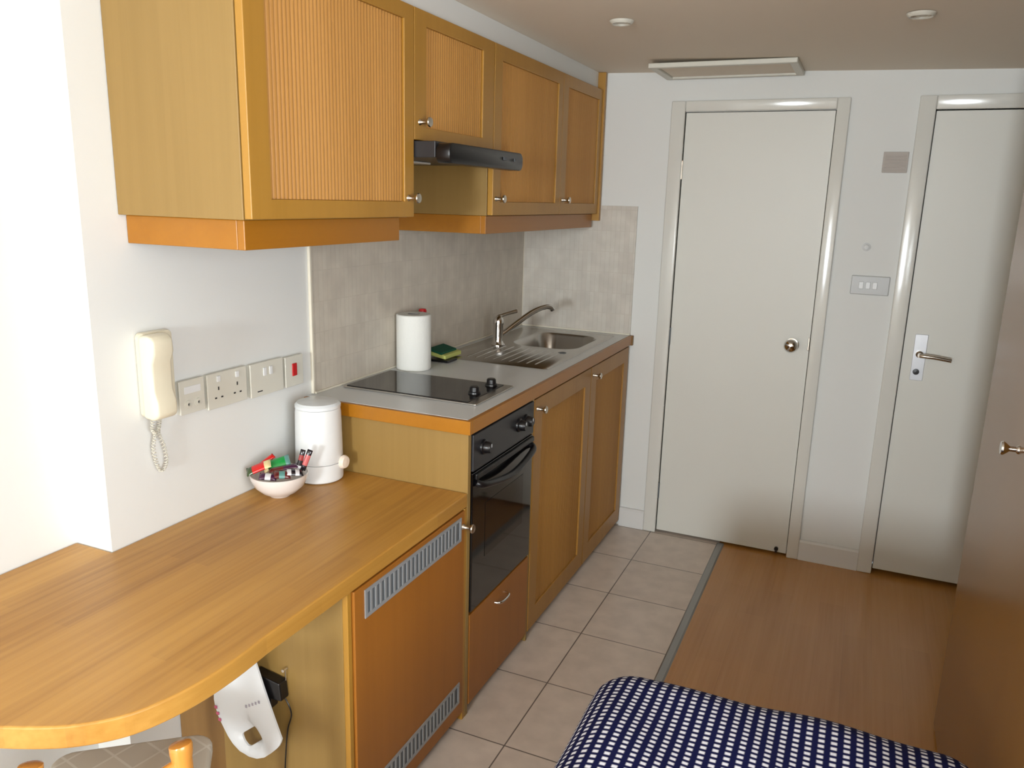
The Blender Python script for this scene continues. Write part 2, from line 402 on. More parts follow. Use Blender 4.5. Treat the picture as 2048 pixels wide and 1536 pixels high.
# ---- doors
def door(name, x0, x1, z0, z1, y):
    o = obj(name, (lambda b: (box(b, x0, x1, y, y + 0.04, z0, z1), b)[1])(bmesh.new()), 'doorpaint', None, 0.0015); o['kind'] = 'structure'; return o
d1 = door('door_1', 0.7485, 1.3495, 0.012, 1.938, -0.004)
bm = bmesh.new(); lathe(bm, [(0.0, 0.0), (0.026, 0.0), (0.026, -0.006), (0.012, -0.009), (0.010, -0.028), (0.018, -0.036), (0.027, -0.046), (0.029, -0.056), (0.024, -0.066), (0.012, -0.072), (0.0, -0.073)], (1.278, -0.004, 0.978), 'y', 36, False)
obj('door_knob', bm, 'chrome', d1, smooth=True)
part('latch', 'satin', d1, (1.3425, 1.349, -0.0075, -0.004, 0.955, 1.012))
for z in (0.963, 0.212, 1.70): part('hinge', 'satin' if z == 1.70 else 'alu_dark', d1, (0.7435, 0.7505, -0.012, -0.0035, z - .04, z + .04))
bm = bmesh.new(); lathe(bm, [(0.0, 0), (0.009, 0), (0.009, -0.012), (0.006, -0.016), (0.0, -0.017)], (1.306, -0.004, 0.03), 'y', 16, False)
bm2 = bm; box(bm2, 1.301, 1.311, -0.016, -0.004, 0.014, 0.028)
obj('door_stop', bm2, 'black', d1)
d2 = door('door_2', 1.7105, 2.3115, 0.022, 1.930, -0.004)
pl = part('handle_plate', 'platemetal', d2, (1.748, 1.796, -0.0075, -0.004, 0.875, 1.066), bevel=0.003)
bm = bmesh.new(); lathe(bm, [(0.0, 0), (0.014, 0), (0.014, -0.012), (0.009, -0.016), (0.009, -0.045)], (1.772, -0.0075, 0.985), 'y', 20)
tube(bm, spline([(1.772, -0.05, 0.985), (1.79, -0.055, 0.985), (1.83, -0.055, 0.983), (1.885, -0.052, 0.976)], 5), 0.0085, 12)
obj('lever_handle', bm, 'satin', d2, smooth=True)
bm = bmesh.new(); lathe(bm, [(0.0, 0), (0.012, 0), (0.012, -0.010), (0.0, -0.011)], (1.768, -0.0075, 0.912), 'y', 18)
obj('lock_cylinder', bm, 'black_matte', d2, smooth=True)

# ---- ceiling fittings
def downlight(x, y, label):
    t = thing('downlight', label, 'ceiling light', (x, y, zc(x)), 'recessed ceiling downlights'); z = zc(x) - 0.0015
    bm = bmesh.new(); lathe(bm, [(0.025, -0.001), (0.026, -0.008), (0.030, -0.010), (0.036, -0.005), (0.038, 0.0), (0.025, 0.0)], (x, y, z), 'z', 40, False)
    obj('ring', bm, 'plate', t, smooth=True)
    bm = bmesh.new(); lathe(bm, [(0.0, -0.003), (0.015, -0.004), (0.023, -0.003), (0.0245, -0.0005), (0.0, -0.0005)], (x, y, z), 'z', 32, False)
    obj('bulb', bm, 'lamp', t, smooth=True)
downlight(0.751, -1.040, 'small round recessed downlight above the kitchen worktop side of the ceiling')
downlight(1.588, -0.995, 'small round recessed downlight on the right, in front of the door with the lever handle')
t = thing('ceiling_hatch', 'shallow white rectangular hatch panel on the ceiling above the first door', 'ceiling panel', (0.93, -0.18, 2.09))
z = 2.095
bm = bmesh.new()
for b in ((0.655, 1.215, -0.335, -0.310, z - .022, z - .0035), (0.655, 1.215, -0.035, -0.010, z - .022, z - .0035), (0.655, 0.685, -0.310, -0.035, z - .022, z - .0035), (1.185, 1.215, -0.310, -0.035, z - .022, z - .0035)): box(bm, *b)
obj('frame', bm, 'plate', t, 0.003)
part('panel', 'ceiling', t, (0.686, 1.184, -0.309, -0.036, z - .014, z - .006))
for yy in (-.335 + .012,): pass

# ---- back wall fittings
t = thing('light_switch', 'grey double light switch plate between the two white doors', 'light switch', (1.556, 0, 1.25))
part('plate', plain('grey_switch_plate', (186, 187, 186), 0.35), t, (1.483, 1.628, -0.010, -0.0005, 1.211, 1.288), bevel=0.003)
for x in (1.522, 1.548, 1.574): part('rocker', 'white', t, (x - .009, x + .009, -0.0145, -0.010, 1.235, 1.264), bevel=0.002)
t = thing('air_vent', 'small beige square vent grille high on the wall between the doors', 'vent', (1.59, 0, 1.738))
part('frame', 'beige', t, (1.544, 1.635, -0.008, -0.0005, 1.698, 1.778), bevel=0.002)
part('louvre', 'beige', t, *[(1.551, 1.628, -0.012, -0.008, 1.705 + k * .011, 1.711 + k * .011) for k in range(6)])
bm = bmesh.new(); lathe(bm, [(0.0, 0), (0.017, 0), (0.017, -0.004), (0.010, -0.008), (0.009, -0.020), (0.0, -0.022)], (1.524, -0.0005, 1.404), 'y', 24, False)
tag(obj('wall_hook', bm, 'white', None, smooth=True), 'tiny round white peg on the wall above the light switch', 'hook')
# ------------------------------------------------------------------ reusable kitchen pieces
def knob(parent, x, y, z, name='knob', L=0.034):
    bm = bmesh.new()
    lathe(bm, [(0.0, 0), (0.009, 0), (0.008, 0.003), (0.0055, 0.006), (0.0055, L - .013), (0.012, L - .007), (0.0135, L - .003), (0.012, L), (0.0, L + .001)], (x, y, z), 'x', 24, False)
    return obj(name, bm, 'satin', parent, smooth=True)

def reeded(name, parent, x, y0, y1, z0, z1, pitch=0.0128, depth=0.0026, mat='reed'):
    bm = bmesh.new(); n = max(2, round((y1 - y0) / pitch)); p = (y1 - y0) / n; pts = []
    for i in range(n):
        for k in range(7):
            a = k / 7; pts.append((y0 + (i + a) * p, x - depth + depth * abs(math.sin(PI * a)) ** 0.75))
    pts.append((y1, x - depth))
    lo = [bm.verts.new((X, Y, z0)) for Y, X in pts]; hi = [bm.verts.new((X, Y, z1)) for Y, X in pts]
    for i in range(len(pts) - 1): bm.faces.new((lo[i], lo[i + 1], hi[i + 1], hi[i]))
    bl = [bm.verts.new((x - .008, y, zz)) for y, zz in ((y0, z0), (y1, z0), (y1, z1), (y0, z1))]
    bm.faces.new(bl); bm.faces.new([bl[0], bl[1]] + lo[::-1]); bm.faces.new([bl[3], bl[2]] + hi[::-1])
    bm.faces.new((lo[0], hi[0], bl[3], bl[0])); bm.faces.new((lo[-1], hi[-1], bl[2], bl[1]))
    o = obj(name, bm, mat, parent)
    for q in o.data.polygons: q.use_smooth = True
    o.data.set_sharp_from_angle(angle=math.radians(50))
    return o

def framed_door(parent, x, y0, y1, z0, z1, yi0, yi1, zi0, zi1, knob_at=None, fmat='oak', pmat='reed', name='door'):
    """frame front at x, 20 mm thick, reeded panel set 6 mm back"""
    bm = bmesh.new()
    o = [bm.verts.new((x, y, z)) for y, z in ((y0, z0), (y1, z0), (y1, z1), (y0, z1))]
    i = [bm.verts.new((x, y, z)) for y, z in ((yi0, zi0), (yi1, zi0), (yi1, zi1), (yi0, zi1))]
    ob = [bm.verts.new((x - .02, *v.co[1:])) for v in o]; ib = [bm.verts.new((x - .02, *v.co[1:])) for v in i]
    for k in range(4):
        j = (k + 1) % 4
        bm.faces.new((o[k], o[j], i[j], i[k])); bm.faces.new((ob[k], ob[j], ib[j], ib[k]))
        bm.faces.new((o[k], o[j], ob[j], ob[k])); bm.faces.new((i[k], i[j], ib[j], ib[k]))
    d = obj(name, bm, fmat, parent, 0.0018)
    reeded('door_panel', d, x - .006, yi0 + .0005, yi1 - .0005, zi0 + .0005, zi1 - .0005, mat=pmat)
    if knob_at: knob(d, x + .0002, *knob_at)
    return d

def carcass(parent, x0, x1, y0, y1, z0, z1, mat, side_mat=None, t=0.018, shelf=None, top=True):
    part('side_panel', side_mat or mat, parent, (x0, x1, y0, y0 + t, z0, z1))
    part('side_panel', mat, parent, (x0, x1, y1 - t, y1, z0, z1))
    bs = [(x0, x1 - .002, y0 + t, y1 - t, z0, z0 + t), (x0, x0 + .006, y0 + t, y1 - t, z0 + t, z1 - t)]
    if top: bs.append((x0, x1 - .002, y0 + t, y1 - t, z1 - t, z1))
    part('carcass', mat, parent, *bs, bevel=0)

# ------------------------------------------------------------------ wall cabinets
XW = 0.378; CX = 0.3565
t = thing('wall_cabinet', 'largest nearest oak wall cabinet with ribbed door above the entry phone and kettle', 'cabinet', (0.19, -1.98, 1.437), 'oak wall cabinets')
carcass(t, 0.0015, CX, -2.300, -1.661, 1.500, 2.039, 'side_oak')
framed_door(t, XW, -2.298, -1.661, 1.502, 2.038, -2.236, -1.708, 1.543, 2.000, (-1.690, 1.552))
part('pelmet', 'pelmet', t, (0.0015, 0.320, -2.280, -2.262, 1.437, 1.4995), (0.320, 0.340, -2.280, -1.676, 1.437, 1.4995), bevel=0.002)
t = thing('wall_cabinet', 'short oak wall cabinet with ribbed door directly above the black extractor hood', 'cabinet', (0.19, -1.41, 1.70), 'oak wall cabinets')
carcass(t, 0.0015, CX, -1.659, -1.161, 1.705, 2.039, 'side_oak')
framed_door(t, XW, -1.657, -1.163, 1.706, 2.038, -1.594, -1.242, 1.742, 2.000, (-1.630, 1.753))
t = thing('wall_cabinet', 'tall oak wall cabinet with ribbed door right of the extractor hood', 'cabinet', (0.19, -0.845, 1.50), 'oak wall cabinets')
carcass(t, 0.0095, CX, -1.159, -0.532, 1.500, 2.039, 'side_oak')
framed_door(t, XW, -1.157, -0.533, 1.502, 2.038, -1.098, -0.578, 1.546, 1.992, (-1.133, 1.556))
t = thing('wall_cabinet', 'farthest oak wall cabinet with ribbed door, next to the back wall above the sink', 'cabinet', (0.19, -0.28, 1.50), 'oak wall cabinets')
carcass(t, 0.0095, CX, -0.530, -0.032, 1.500, 2.039, 'side_oak')
framed_door(t, XW, -0.529, -0.032, 1.502, 2.038, -0.470, -0.078, 1.546, 1.992, (-0.500, 1.558))
o = obj('cabinet_pelmet', (lambda b: (box(b, 0.0135, 0.335, -1.156, -1.138, 1.440, 1.4995), box(b, 0.335, 0.353, -1.156, -0.034, 1.440, 1.4995), b)[2])(bmesh.new()), 'pelmet', None, 0.0015)
tag(o, 'orange wooden pelmet strip running under the two far wall cabinets above the sink', 'pelmet')
o = obj('filler_panel', (lambda b: (box(b, 0.0095, 0.386, -0.031, -0.0092, 1.470, 2.112), b)[1])(bmesh.new()), 'oak', None, 0.001)
tag(o, 'narrow upright oak filler strip between the last wall cabinet and the back wall', 'panel')

# extractor hood
t = thing('extractor_hood', 'slim black extractor hood under the short wall cabinet, above the hob', 'extractor hood', (0.25, -1.41, 1.64))
bm = bmesh.new(); box(bm, 0.012, 0.440, -1.655, -1.163, 1.660, 1.703)
obj('body', bm, 'black_matte', t, 0.002)
bm = bmesh.new(); prism(bm, [(a, b) for a, b in rrect(-1.655, -1.160, 1.645, 1.699, 0.022, 6)], 0.441, 0.484, 'x')
obj('front_bar', bm, 'black', t, 0.003, True)
part('switch', 'alu_dark', t, (0.4845, 0.487, -1.235, -1.225, 1.671, 1.680)); part('switch', 'alu_dark', t, (0.4845, 0.487, -1.315, -1.290, 1.671, 1.681))
part('lamp_cover', 'lamp', t, (0.20, 0.27, -1.58, -1.38, 1.653, 1.659))

# ------------------------------------------------------------------ base run
XD = 0.562
t = thing('base_end_panel', 'oak end panel of the raised kitchen units, standing beside the desk', 'panel', (0.28, -1.662, 0))
part('panel', 'side_oak', t, (0.002, 0.5605, -1.672, -1.653, 0.0, 0.908))
t = thing('oven_cabinet', 'wooden base unit around the built in oven with a drawer below it', 'cabinet', (0.28, -1.42, 0))
part('side_panel', 'side_oak', t, (0.002, 0.540, -1.652, -1.634, 0.0, 0.908)); part('side_panel', 'side_oak', t, (0.002, 0.5605, -1.194, -1.182, 0.0, 0.908))
part('shelf', 'side_oak', t, (0.002, 0.54, -1.634, -1.194, 0.318, 0.336))
d = part('drawer', 'fridge_door', t, (0.542, XD, -1.649, -1.196, 0.030, 0.333))
bm = bmesh.new(); tube(bm, spline([(XD, -1.470, 0.290), (XD + .018, -1.462, 0.290), (XD + .022, -1.430, 0.290), (XD + .018, -1.398, 0.290), (XD, -1.390, 0.290)], 6), 0.0042, 10)
obj('drawer_handle', bm, 'chrome', d, smooth=True)
part('plinth', 'low', t, (0.510, 0.530, -1.634, -1.194, 0.0, 0.029))

# oven
t = thing('oven', 'black built in single oven under the hob end of the worktop', 'oven', (0.28, -1.42, 0.337))
part('body', 'black_matte', t, (0.03, 0.540, -1.633, -1.195, 0.337, 0.900))
part('control_panel', 'black_matte', t, (0.541, 0.566, -1.648, -1.196, 0.788, 0.899), bevel=0.003)
def oven_knob(y, z):
    bm = bmesh.new(); lathe(bm, [(0.0, 0), (0.023, 0), (0.022, 0.006), (0.018, 0.008), (0.016, 0.024), (0.014, 0.027), (0.0, 0.027)], (0.5662, y, z), 'x', 28, False)
    k = obj('knob', bm, 'black', t, smooth=True)
    part('pointer', 'white', k, (0.5932, 0.5938, y - .0012, y + .0012, z + .002, z + .012), bevel=0)
for y in (-1.585, -1.325, -1.268): oven_knob(y, 0.848)
d = part('oven_door', 'ovenglass', t, (0.541, 0.564, -1.648, -1.196, 0.342, 0.783), bevel=0.003)
part('window', 'oven_window', d, (0.5642, 0.5650, -1.560, -1.270, 0.490, 0.665), bevel=0)
bm = bmesh.new()
P_ = spline([(0.566, -1.632, 0.752), (0.585, -1.600, 0.740), (0.592, -1.42, 0.718), (0.585, -1.245, 0.740), (0.566, -1.214, 0.752)], 10)
tube(bm, P_, 0.011, 12)
obj('handle', bm, 'black', d, smooth=True)
part('top_strip', 'black', d, (0.5642, 0.575, -1.640, -1.205, 0.762, 0.781), bevel=0.004)

# base cabinets
def base_cab(y0, y1, label, ky):
    t = thing('base_cabinet', label, 'cabinet', (0.28, (y0 + y1) / 2, 0), 'ribbed oak base cabinets')
    carcass(t, 0.012, 0.5405, y0 + .001, y1 - .001, 0.030, 0.7, 'side_oak', top=False)
    part('rail', 'side_oak', t, (0.50, 0.5405, y0 + .02, y1 - .02, 0.86, 0.905))
    part('plinth', 'low', t, (0.50, 0.520, y0 + .002, y1 - .002, 0.0, 0.0285))
    framed_door(t, XD, y0 + .002, y1 - .002, 0.030, 0.898, y0 + .072, y1 - .068, 0.105, 0.832, (ky, 0.862), 'low', 'lowreed')
M['lowreed'] = wood('base_reeded_oak', (158, 110, 46), (182, 132, 62), 'z', 0.5, 0.7, 0, 0.7)
base_cab(-1.180, -0.576, 'oak base cabinet with ribbed door just right of the oven', -1.155)
base_cab(-0.574, -0.020, 'farthest oak base cabinet with ribbed door under the sink', -0.545)

# worktop with opening for the sink bowl
t = thing('worktop', 'light grey laminate worktop with orange wooden edging over the base units', 'worktop', (0.28, -0.85, 0.909))
BX0, BX1, BY0, BY1 = 0.160, 0.462, -0.520, -0.140
bm = bmesh.new()
for b in ((0.0015, 0.5575, -1.672, BY0, 0.9095, 0.950), (0.0015, BX0, BY0, BY1, 0.9095, 0.950), (BX1, 0.5575, BY0, BY1, 0.9095, 0.950), (0.0015, 0.5575, BY1, -0.001, 0.9095, 0.950)): box(bm, *b)
obj('slab', bm, 'worktop', t)
bm = bmesh.new(); box(bm, 0.558, 0.573, -1.6725, -0.0195, 0.9095, 0.9495); box(bm, 0.0015, 0.573, -1.687, -1.6725, 0.9095, 0.9495)
obj('edging', bm, 'pelmet', t, 0.0015)
part('end_cap', 'darkwood', t, (0.5585, 0.577, -0.019, -0.001, 0.904, 0.950))

# hob
t = thing('hob', 'black glass two ring hob with steel rim set in the worktop', 'hob', (0.27, -1.385, 0.9505))
bm = bmesh.new(); prism(bm, rrect(0.032, 0.513, -1.530, -1.247, 0.008, 4), 0.9505, 0.9560)
obj('steel_rim', bm, 'steel', t, 0.002)
bm = bmesh.new(); prism(bm, rrect(0.040, 0.480, -1.520, -1.257, 0.004, 3), 0.9562, 0.9580)
obj('glass_top', bm, 'hobglass', t, 0.0006)
for y in (-1.412, -1.288):
    bm = bmesh.new(); lathe(bm, [(0.0, 0), (0.021, 0), (0.020, 0.005), (0.016, 0.007), (0.015, 0.020), (0.012, 0.023), (0.0, 0.023)], (0.448, y, 0.9582), 'z', 28, False)
    obj('knob', bm, 'black', t, smooth=True)

# sink
t = thing('sink', 'stainless steel sink with bowl and ribbed drainer at the far end of the worktop', 'sink', (0.28, -0.5, 0.9505))
bm = bmesh.new()
outer = rrect(0.045, 0.505, -0.925, -0.075, 0.025, 6)
def ring_pts(x0, x1, y0, y1, r, z): return [bm.verts.new((x, y, z)) for x, y in rrect(x0, x1, y0, y1, r, 6)]
R0 = ring_pts(0.040, 0.508, -0.930, -0.070, 0.025, 0.9505)
R1 = ring_pts(0.045, 0.503, -0.925, -0.075, 0.022, 0.9540)
R2 = ring_pts(0.130, 0.478, -0.545, -0.118, 0.080, 0.9540)
R2b = ring_pts(0.160, 0.462, -0.520, -0.140, 0.085, 0.9505)
R3 = ring_pts(0.168, 0.455, -0.512, -0.148, 0.080, 0.940)
R4 = ring_pts(0.178, 0.445, -0.500, -0.160, 0.075, 0.830)
R5 = ring_pts(0.200, 0.423, -0.478, -0.182, 0.060, 0.808)
R6 = ring_pts(0.295, 0.325, -0.345, -0.315, 0.013, 0.803)
for a, b in ((R0, R1), (R1, R2), (R2, R2b), (R2b, R3), (R3, R4), (R4, R5), (R5, R6)):
    for i in range(len(a)): bm.faces.new((a[i], a[(i + 1) % len(a)], b[(i + 1) % len(b)], b[i]))
bm.faces.new(R6)
o = obj('bowl', bm, 'steel', t, smooth=True)
bm = bmesh.new()
for k in range(9):
    x = 0.150 + k * 0.036
    tube(bm, [(x, -0.880, 0.9515), (x, -0.875, 0.9530), (x, -0.60, 0.9530), (x, -0.590, 0.9515)], 0.0035, 8)
obj('drainer_ribs', bm, 'steel', t, smooth=True)
bm = bmesh.new(); lathe(bm, [(0.0, 0.001), (0.012, 0.001), (0.020, 0.003), (0.022, 0.0)], (0.31, -0.33, 0.8035), 'z', 24, False)
obj('waste', bm, 'chrome', t, smooth=True)
bm = bmesh.new(); lathe(bm, [(0.0, 0.002), (0.014, 0.002), (0.017, 0.0)], (0.445, -0.610, 0.9542), 'z', 20, False)
obj('overflow_cap', bm, 'alu_dark', t, smooth=True)

# tap
tx, ty = 0.148, -0.590
t = thing('tap', 'chrome mixer tap with long curved spout over the sink bowl', 'tap', (tx, ty, 0.954))
bm = bmesh.new(); lathe(bm, [(0.0, 0), (0.030, 0), (0.030, 0.004), (0.023, 0.010), (0.021, 0.02), (0.021, 0.085), (0.023, 0.09), (0.023, 0.105), (0.018, 0.118), (0.008, 0.124), (0.0, 0.125)], (tx, ty, 0.9545), 'z', 32, False)
obj('body', bm, 'chrome', t, smooth=True)
bm = bmesh.new(); tube(bm, spline([(tx + .012, ty + .015, 1.000), (0.200, -0.53, 1.040), (0.245, -0.455, 1.085), (0.278, -0.400, 1.103), (0.297, -0.372, 1.102), (0.303, -0.362, 1.090)], 8), 0.0115, 14)
obj('spout', bm, 'chrome', t, smooth=True)
bm = bmesh.new(); tube(bm, spline([(tx, ty, 1.074), (tx + .015, ty + .03, 1.082), (tx + .045, ty + .085, 1.092)], 6), [0.009] * 3 + [0.007] * 7 + [0.008] * 3, 12)
obj('lever', bm, 'satin', t, smooth=True)

# things on the worktop
t = thing('kitchen_roll', 'white kitchen paper roll standing on the grey worktop behind the hob', 'kitchen roll', (0.076, -1.158, 0.9505))
bm = bmesh.new(); lathe(bm, [(0.022, 0.0), (0.060, 0.0), (0.062, 0.003), (0.062, 0.195), (0.059, 0.198), (0.022, 0.198), (0.022, 0.0)], (0.076, -1.158, 0.9508), 'z', 40, False)
obj('paper', bm, 'paper', t, smooth=True)
bm = bmesh.new(); lathe(bm, [(0.0195, 0.0), (0.0215, 0.0), (0.0215, 0.1985), (0.0195, 0.1985), (0.0195, 0.0)], (0.076, -1.158, 0.9508), 'z', 28, False)
obj('cardboard_core', bm, 'card', t, smooth=True)
t = thing('washing_up_bottle', 'dark bottle with a red cap mostly hidden behind the kitchen roll', 'bottle', (0.044, -1.040, 0.9505))
bm = bmesh.new(); lathe(bm, [(0.0, 0), (0.027, 0), (0.032, 0.005), (0.032, 0.12), (0.022, 0.145), (0.011, 0.16), (0.011, 0.180), (0.0, 0.180)], (0.044, -1.040, 0.9508), 'z', 28, False)
obj('body', bm, plain('dark_green_bottle', (30, 48, 40), 0.2), t, smooth=True)
bm = bmesh.new(); lathe(bm, [(0.0, 0), (0.015, 0), (0.015, 0.015), (0.012, 0.020), (0.0, 0.021)], (0.044, -1.040, 1.1312), 'z', 20, False)
obj('cap', bm, M['red'], t, smooth=True)
t = thing('sponge', 'green and yellow washing sponge beside the sink drainer', 'sponge', (0.09, -0.950, 0.9505))
def slanted(name, mat, x0, x1, y0, y1, z0, z1, parent, rise):
    bm = bmesh.new(); vs = box(bm, x0, x1, y0, y1, z0, z1)
    bmesh.ops.subdivide_edges(bm, edges=bm.edges[:], cuts=2, use_grid_fill=True)
    for v in bm.verts: v.co.z += rise * (v.co.x - x0) / (x1 - x0) * -1 + rise
    return obj(name, bm, mat, parent, 0.003)
part('tray', 'black', t, (0.052, 0.142, -1.020, -0.945, 0.9508, 0.960), bevel=0.003)
slanted('foam', 'yellow', 0.050, 0.125, -1.010, -0.880, 0.9605, 0.976, t, 0.012)
slanted('scourer', 'green', 0.050, 0.110, -1.012, -0.890, 0.9765, 0.985, t, 0.014)

# ------------------------------------------------------------------ fridge unit and desk
t = thing('fridge_cabinet', 'low fridge housing with plain orange wood door and two grey vent grilles, under the desk', 'cabinet', (0.28, -1.96, 0))
part('side_panel', 'side_oak', t, (0.165, 0.5415, -2.252, -2.234, 0.0, 0.6885))
part('rear_filler', 'darkwood', t, (0.002, 0.158, -2.240, -2.222, 0.0, 0.6885))
part('front_strip', 'oak', t, (0.5415, 0.556, -2.252, -2.237, 0.0, 0.6885))
d = part('door', 'fridge_door', t, (0.543, XD, -2.234, -1.690, 0.030, 0.686), bevel=0.002)
def grille(y0, y1, z0, z1):
    g = part('vent_grille', 'alu', d, (XD, XD + .003, y0, y1, z0, z0 + .009), (XD, XD + .003, y0, y1, z1 - .009, z1), (XD, XD + .003, y0, y0 + .01, z0 + .009, z1 - .009),
             (XD, XD + .003, y1 - .01, y1, z0 + .009, z1 - .009), *[(XD, XD + .0025, y0 + .01 + (k + .62) * (y1 - y0 - .02) / 23, y0 + .01 + (k + 1) * (y1 - y0 - .02) / 23, z0 + .009, z1 - .009) for k in range(22)], bevel=0.0005)
    part('grille_backing', 'alu_dark', g, (XD + .0001, XD + .0008, y0 + .01, y1 - .01, z0 + .009, z1 - .009), bevel=0)
grille(-2.195, -1.715, 0.602, 0.674); grille(-2.195, -1.715, 0.078, 0.148)
knob(d, XD + .0002, -1.702, 0.640)
part('plinth', 'low', t, (0.50, 0.520, -2.234, -1.690, 0.0, 0.029))
part('front_strip', 'oak', t, (0.523, 0.560, -1.688, -1.6735, 0.0, 0.6885))

# desk top: beech block with a rounded free end
ctrl = [(0.562, -2.52), (0.566, -2.60), (0.562, -2.68), (0.547, -2.75), (0.521, -2.807), (0.472, -2.857), (0.415, -2.891), (0.34, -2.922), (0.24, -2.95), (0.10, -2.968), (-0.116, -2.975)]
curve = [(p.x, p.y) for p in spline([(a, b, 0) for a, b in ctrl], 5)]
poly = [(-0.1165, -2.395), (0.0015, -2.395), (0.0015, -1.6735), (0.561, -1.6735), (0.562, -2.3)] + curve
t = thing('desk', 'long beech wood desk top with a rounded end, fixed along the left wall', 'desk', (0.25, -2.35, 0.69))
bm = bmesh.new(); prism(bm, poly, 0.6905, 0.732)
obj('desk_top', bm, 'desk', t, 0.004, seg=3)
part('bracket', 'alu', t, (-0.115, -0.095, -2.66, -2.64, 0.50, 0.690), (-0.115, 0.12, -2.66, -2.64, 0.676, 0.690))

# kettle
t = thing('kettle', 'white cylindrical electric kettle on the desk against the end panel', 'kettle', (0.112, -1.757, 0.732))
kx, ky = 0.112, -1.762
bm = bmesh.new(); lathe(bm, [(0.0, 0), (0.063, 0.0), (0.068, 0.004), (0.069, 0.010), (0.069, 0.055), (0.0, 0.055)], (kx, ky, 0.7325), 'z', 40, False)
obj('base', bm, 'white', t, smooth=True)
bm = bmesh.new(); lathe(bm, [(0.0, 0.056), (0.067, 0.056), (0.069, 0.060), (0.068, 0.12), (0.066, 0.205), (0.064, 0.218), (0.0, 0.218)], (kx, ky, 0.7325), 'z', 40, False)
obj('body', bm, 'white', t, smooth=True)
bm = bmesh.new(); lathe(bm, [(0.062, 0.2185), (0.066, 0.2195), (0.066, 0.228), (0.060, 0.235), (0.030, 0.239), (0.0, 0.240)], (kx, ky, 0.7325), 'z', 40, False)
obj('lid', bm, 'plasticbag', t, smooth=True)
bm = bmesh.new(); lathe(bm, [(0.0, 0), (0.020, 0), (0.021, 0.006), (0.017, 0.013), (0.0, 0.015)], (kx + .068, ky + .020, 0.787), 'x', 20, False)
obj('switch', bm, plain('warm_white_plastic', (236, 222, 206), 0.4), t, smooth=True)

# bowl of snacks
bx, by = 0.103, -1.930
t = thing('bowl', 'small round white china bowl on the desk holding wrapped snacks', 'bowl', (bx, by, 0.7325))
bm = bmesh.new(); lathe(bm, [(0.0, 0.0), (0.028, 0.0), (0.030, 0.003), (0.050, 0.014), (0.068, 0.032), (0.078, 0.055), (0.080, 0.066), (0.077, 0.066), (0.074, 0.054), (0.064, 0.034), (0.046, 0.018), (0.026, 0.008), (0.0, 0.006)], (bx, by, 0.7327), 'z', 48, False)
obj('bowl_body', bm, 'china', t, smooth=True)
def packet(label, loc, rot, w, h, th, cols, cat='packet'):
    """pillow shaped wrapper with crimped ends, coloured in bands"""
    bm = bmesh.new(); nx, ny = 12, 8; top = []; bot = []
    for i in range(nx + 1):
        ra, rb = [], []
        for j in range(ny + 1):
            u = i / nx * 2 - 1; v = j / ny * 2 - 1
            q = max(0, 1 - abs(u) ** 4) * max(0, 1 - v * v)
            k = th * 0.5 * q ** 0.6 + (0.0006 if abs(u) < 1 else 0.0004)
            wav = 0.0012 * math.sin(v * 14) * (abs(u) > 0.85)
            ra.append(bm.verts.new((u * w / 2, v * h / 2, k + wav))); rb.append(bm.verts.new((u * w / 2, v * h / 2, -k + wav)))
        top.append(ra); bot.append(rb)
    for i in range(nx):
        for j in range(ny):
            bm.faces.new((top[i][j], top[i + 1][j], top[i + 1][j + 1], top[i][j + 1])); bm.faces.new((bot[i][j], bot[i][j + 1], bot[i + 1][j + 1], bot[i + 1][j]))
    for i in range(nx):
        for j in (0, ny): bm.faces.new((top[i][j], top[i + 1][j], bot[i + 1][j], bot[i][j]))
    for j in range(ny):
        for i in (0, nx): bm.faces.new((top[i][j], top[i][j + 1], bot[i][j + 1], bot[i][j]))
    bmesh.ops.recalc_face_normals(bm, faces=bm.faces)
    me = bpy.data.meshes.new('snack_packet'); 
    for c in cols: me.materials.append(wrap(c))
    for f in bm.faces:
        u = (f.calc_center_median().x / w + 0.5); f.material_index = min(len(cols) - 1, int(u * len(cols))); f.smooth = True
    bm.to_mesh(me); bm.free()
    o = bpy.data.objects.new('snack_packet', me); C.objects.link(o); o.location = loc; o.rotation_euler = [math.radians(a) for a in rot]
    return tag(o, label, cat, 'wrapped snacks in the bowl')
_wr = {}
def wrap(c):
    if c not in _wr: _wr[c] = plain('wrapper_%02x%02x%02x' % c, c, 0.22, coat=0.4)
    return _wr[c]
RED, GRN, DGR, CRM, PUR, BRN, BLK, WHT, PNK, TEA = (206, 28, 24), (20, 140, 62), (52, 72, 30), (226, 206, 150), (66, 26, 58), (96, 28, 26), (28, 22, 30), (214, 212, 214), (196, 96, 96), (96, 148, 140)
ZB = 0.7325
packet('red and dark green wrapped snack at the left rim of the bowl', (bx - .045, by - .030, ZB + .082), (25, -22, 35), .070, .032, .013, [DGR, RED, RED, CRM])
packet('bright green wrapped snack leaning at the back of the bowl', (bx - .018, by + .012, ZB + .086), (40, -16, 40), .074, .034, .013, [CRM, GRN, GRN, GRN, TEA])
packet('small red packet poking up behind the green one', (bx - .052, by + .014, ZB + .090), (30, -30, 60), .044, .016, .008, [RED, RED])
packet('purple wrapped sweet at the front of the bowl', (bx + .002, by - .048, ZB + .069), (20, 8, 35), .046, .026, .014, [PUR, WHT, PUR])
packet('dark teal and brown wrapped sweet at the middle front of the bowl', (bx + .028, by - .022, ZB + .071), (25, 5, 40), .046, .028, .014, [BRN, TEA, BRN])
packet('long dark red sachet lying across the bowl', (bx + .012, by + .004, ZB + .080), (15, -8, 40), .078, .020, .009, [BRN, BRN, PUR, PUR])
packet('black and white sachet at the right of the bowl', (bx + .052, by + .004, ZB + .074), (22, 8, 45), .044, .026, .010, [WHT, BLK, WHT, BLK])
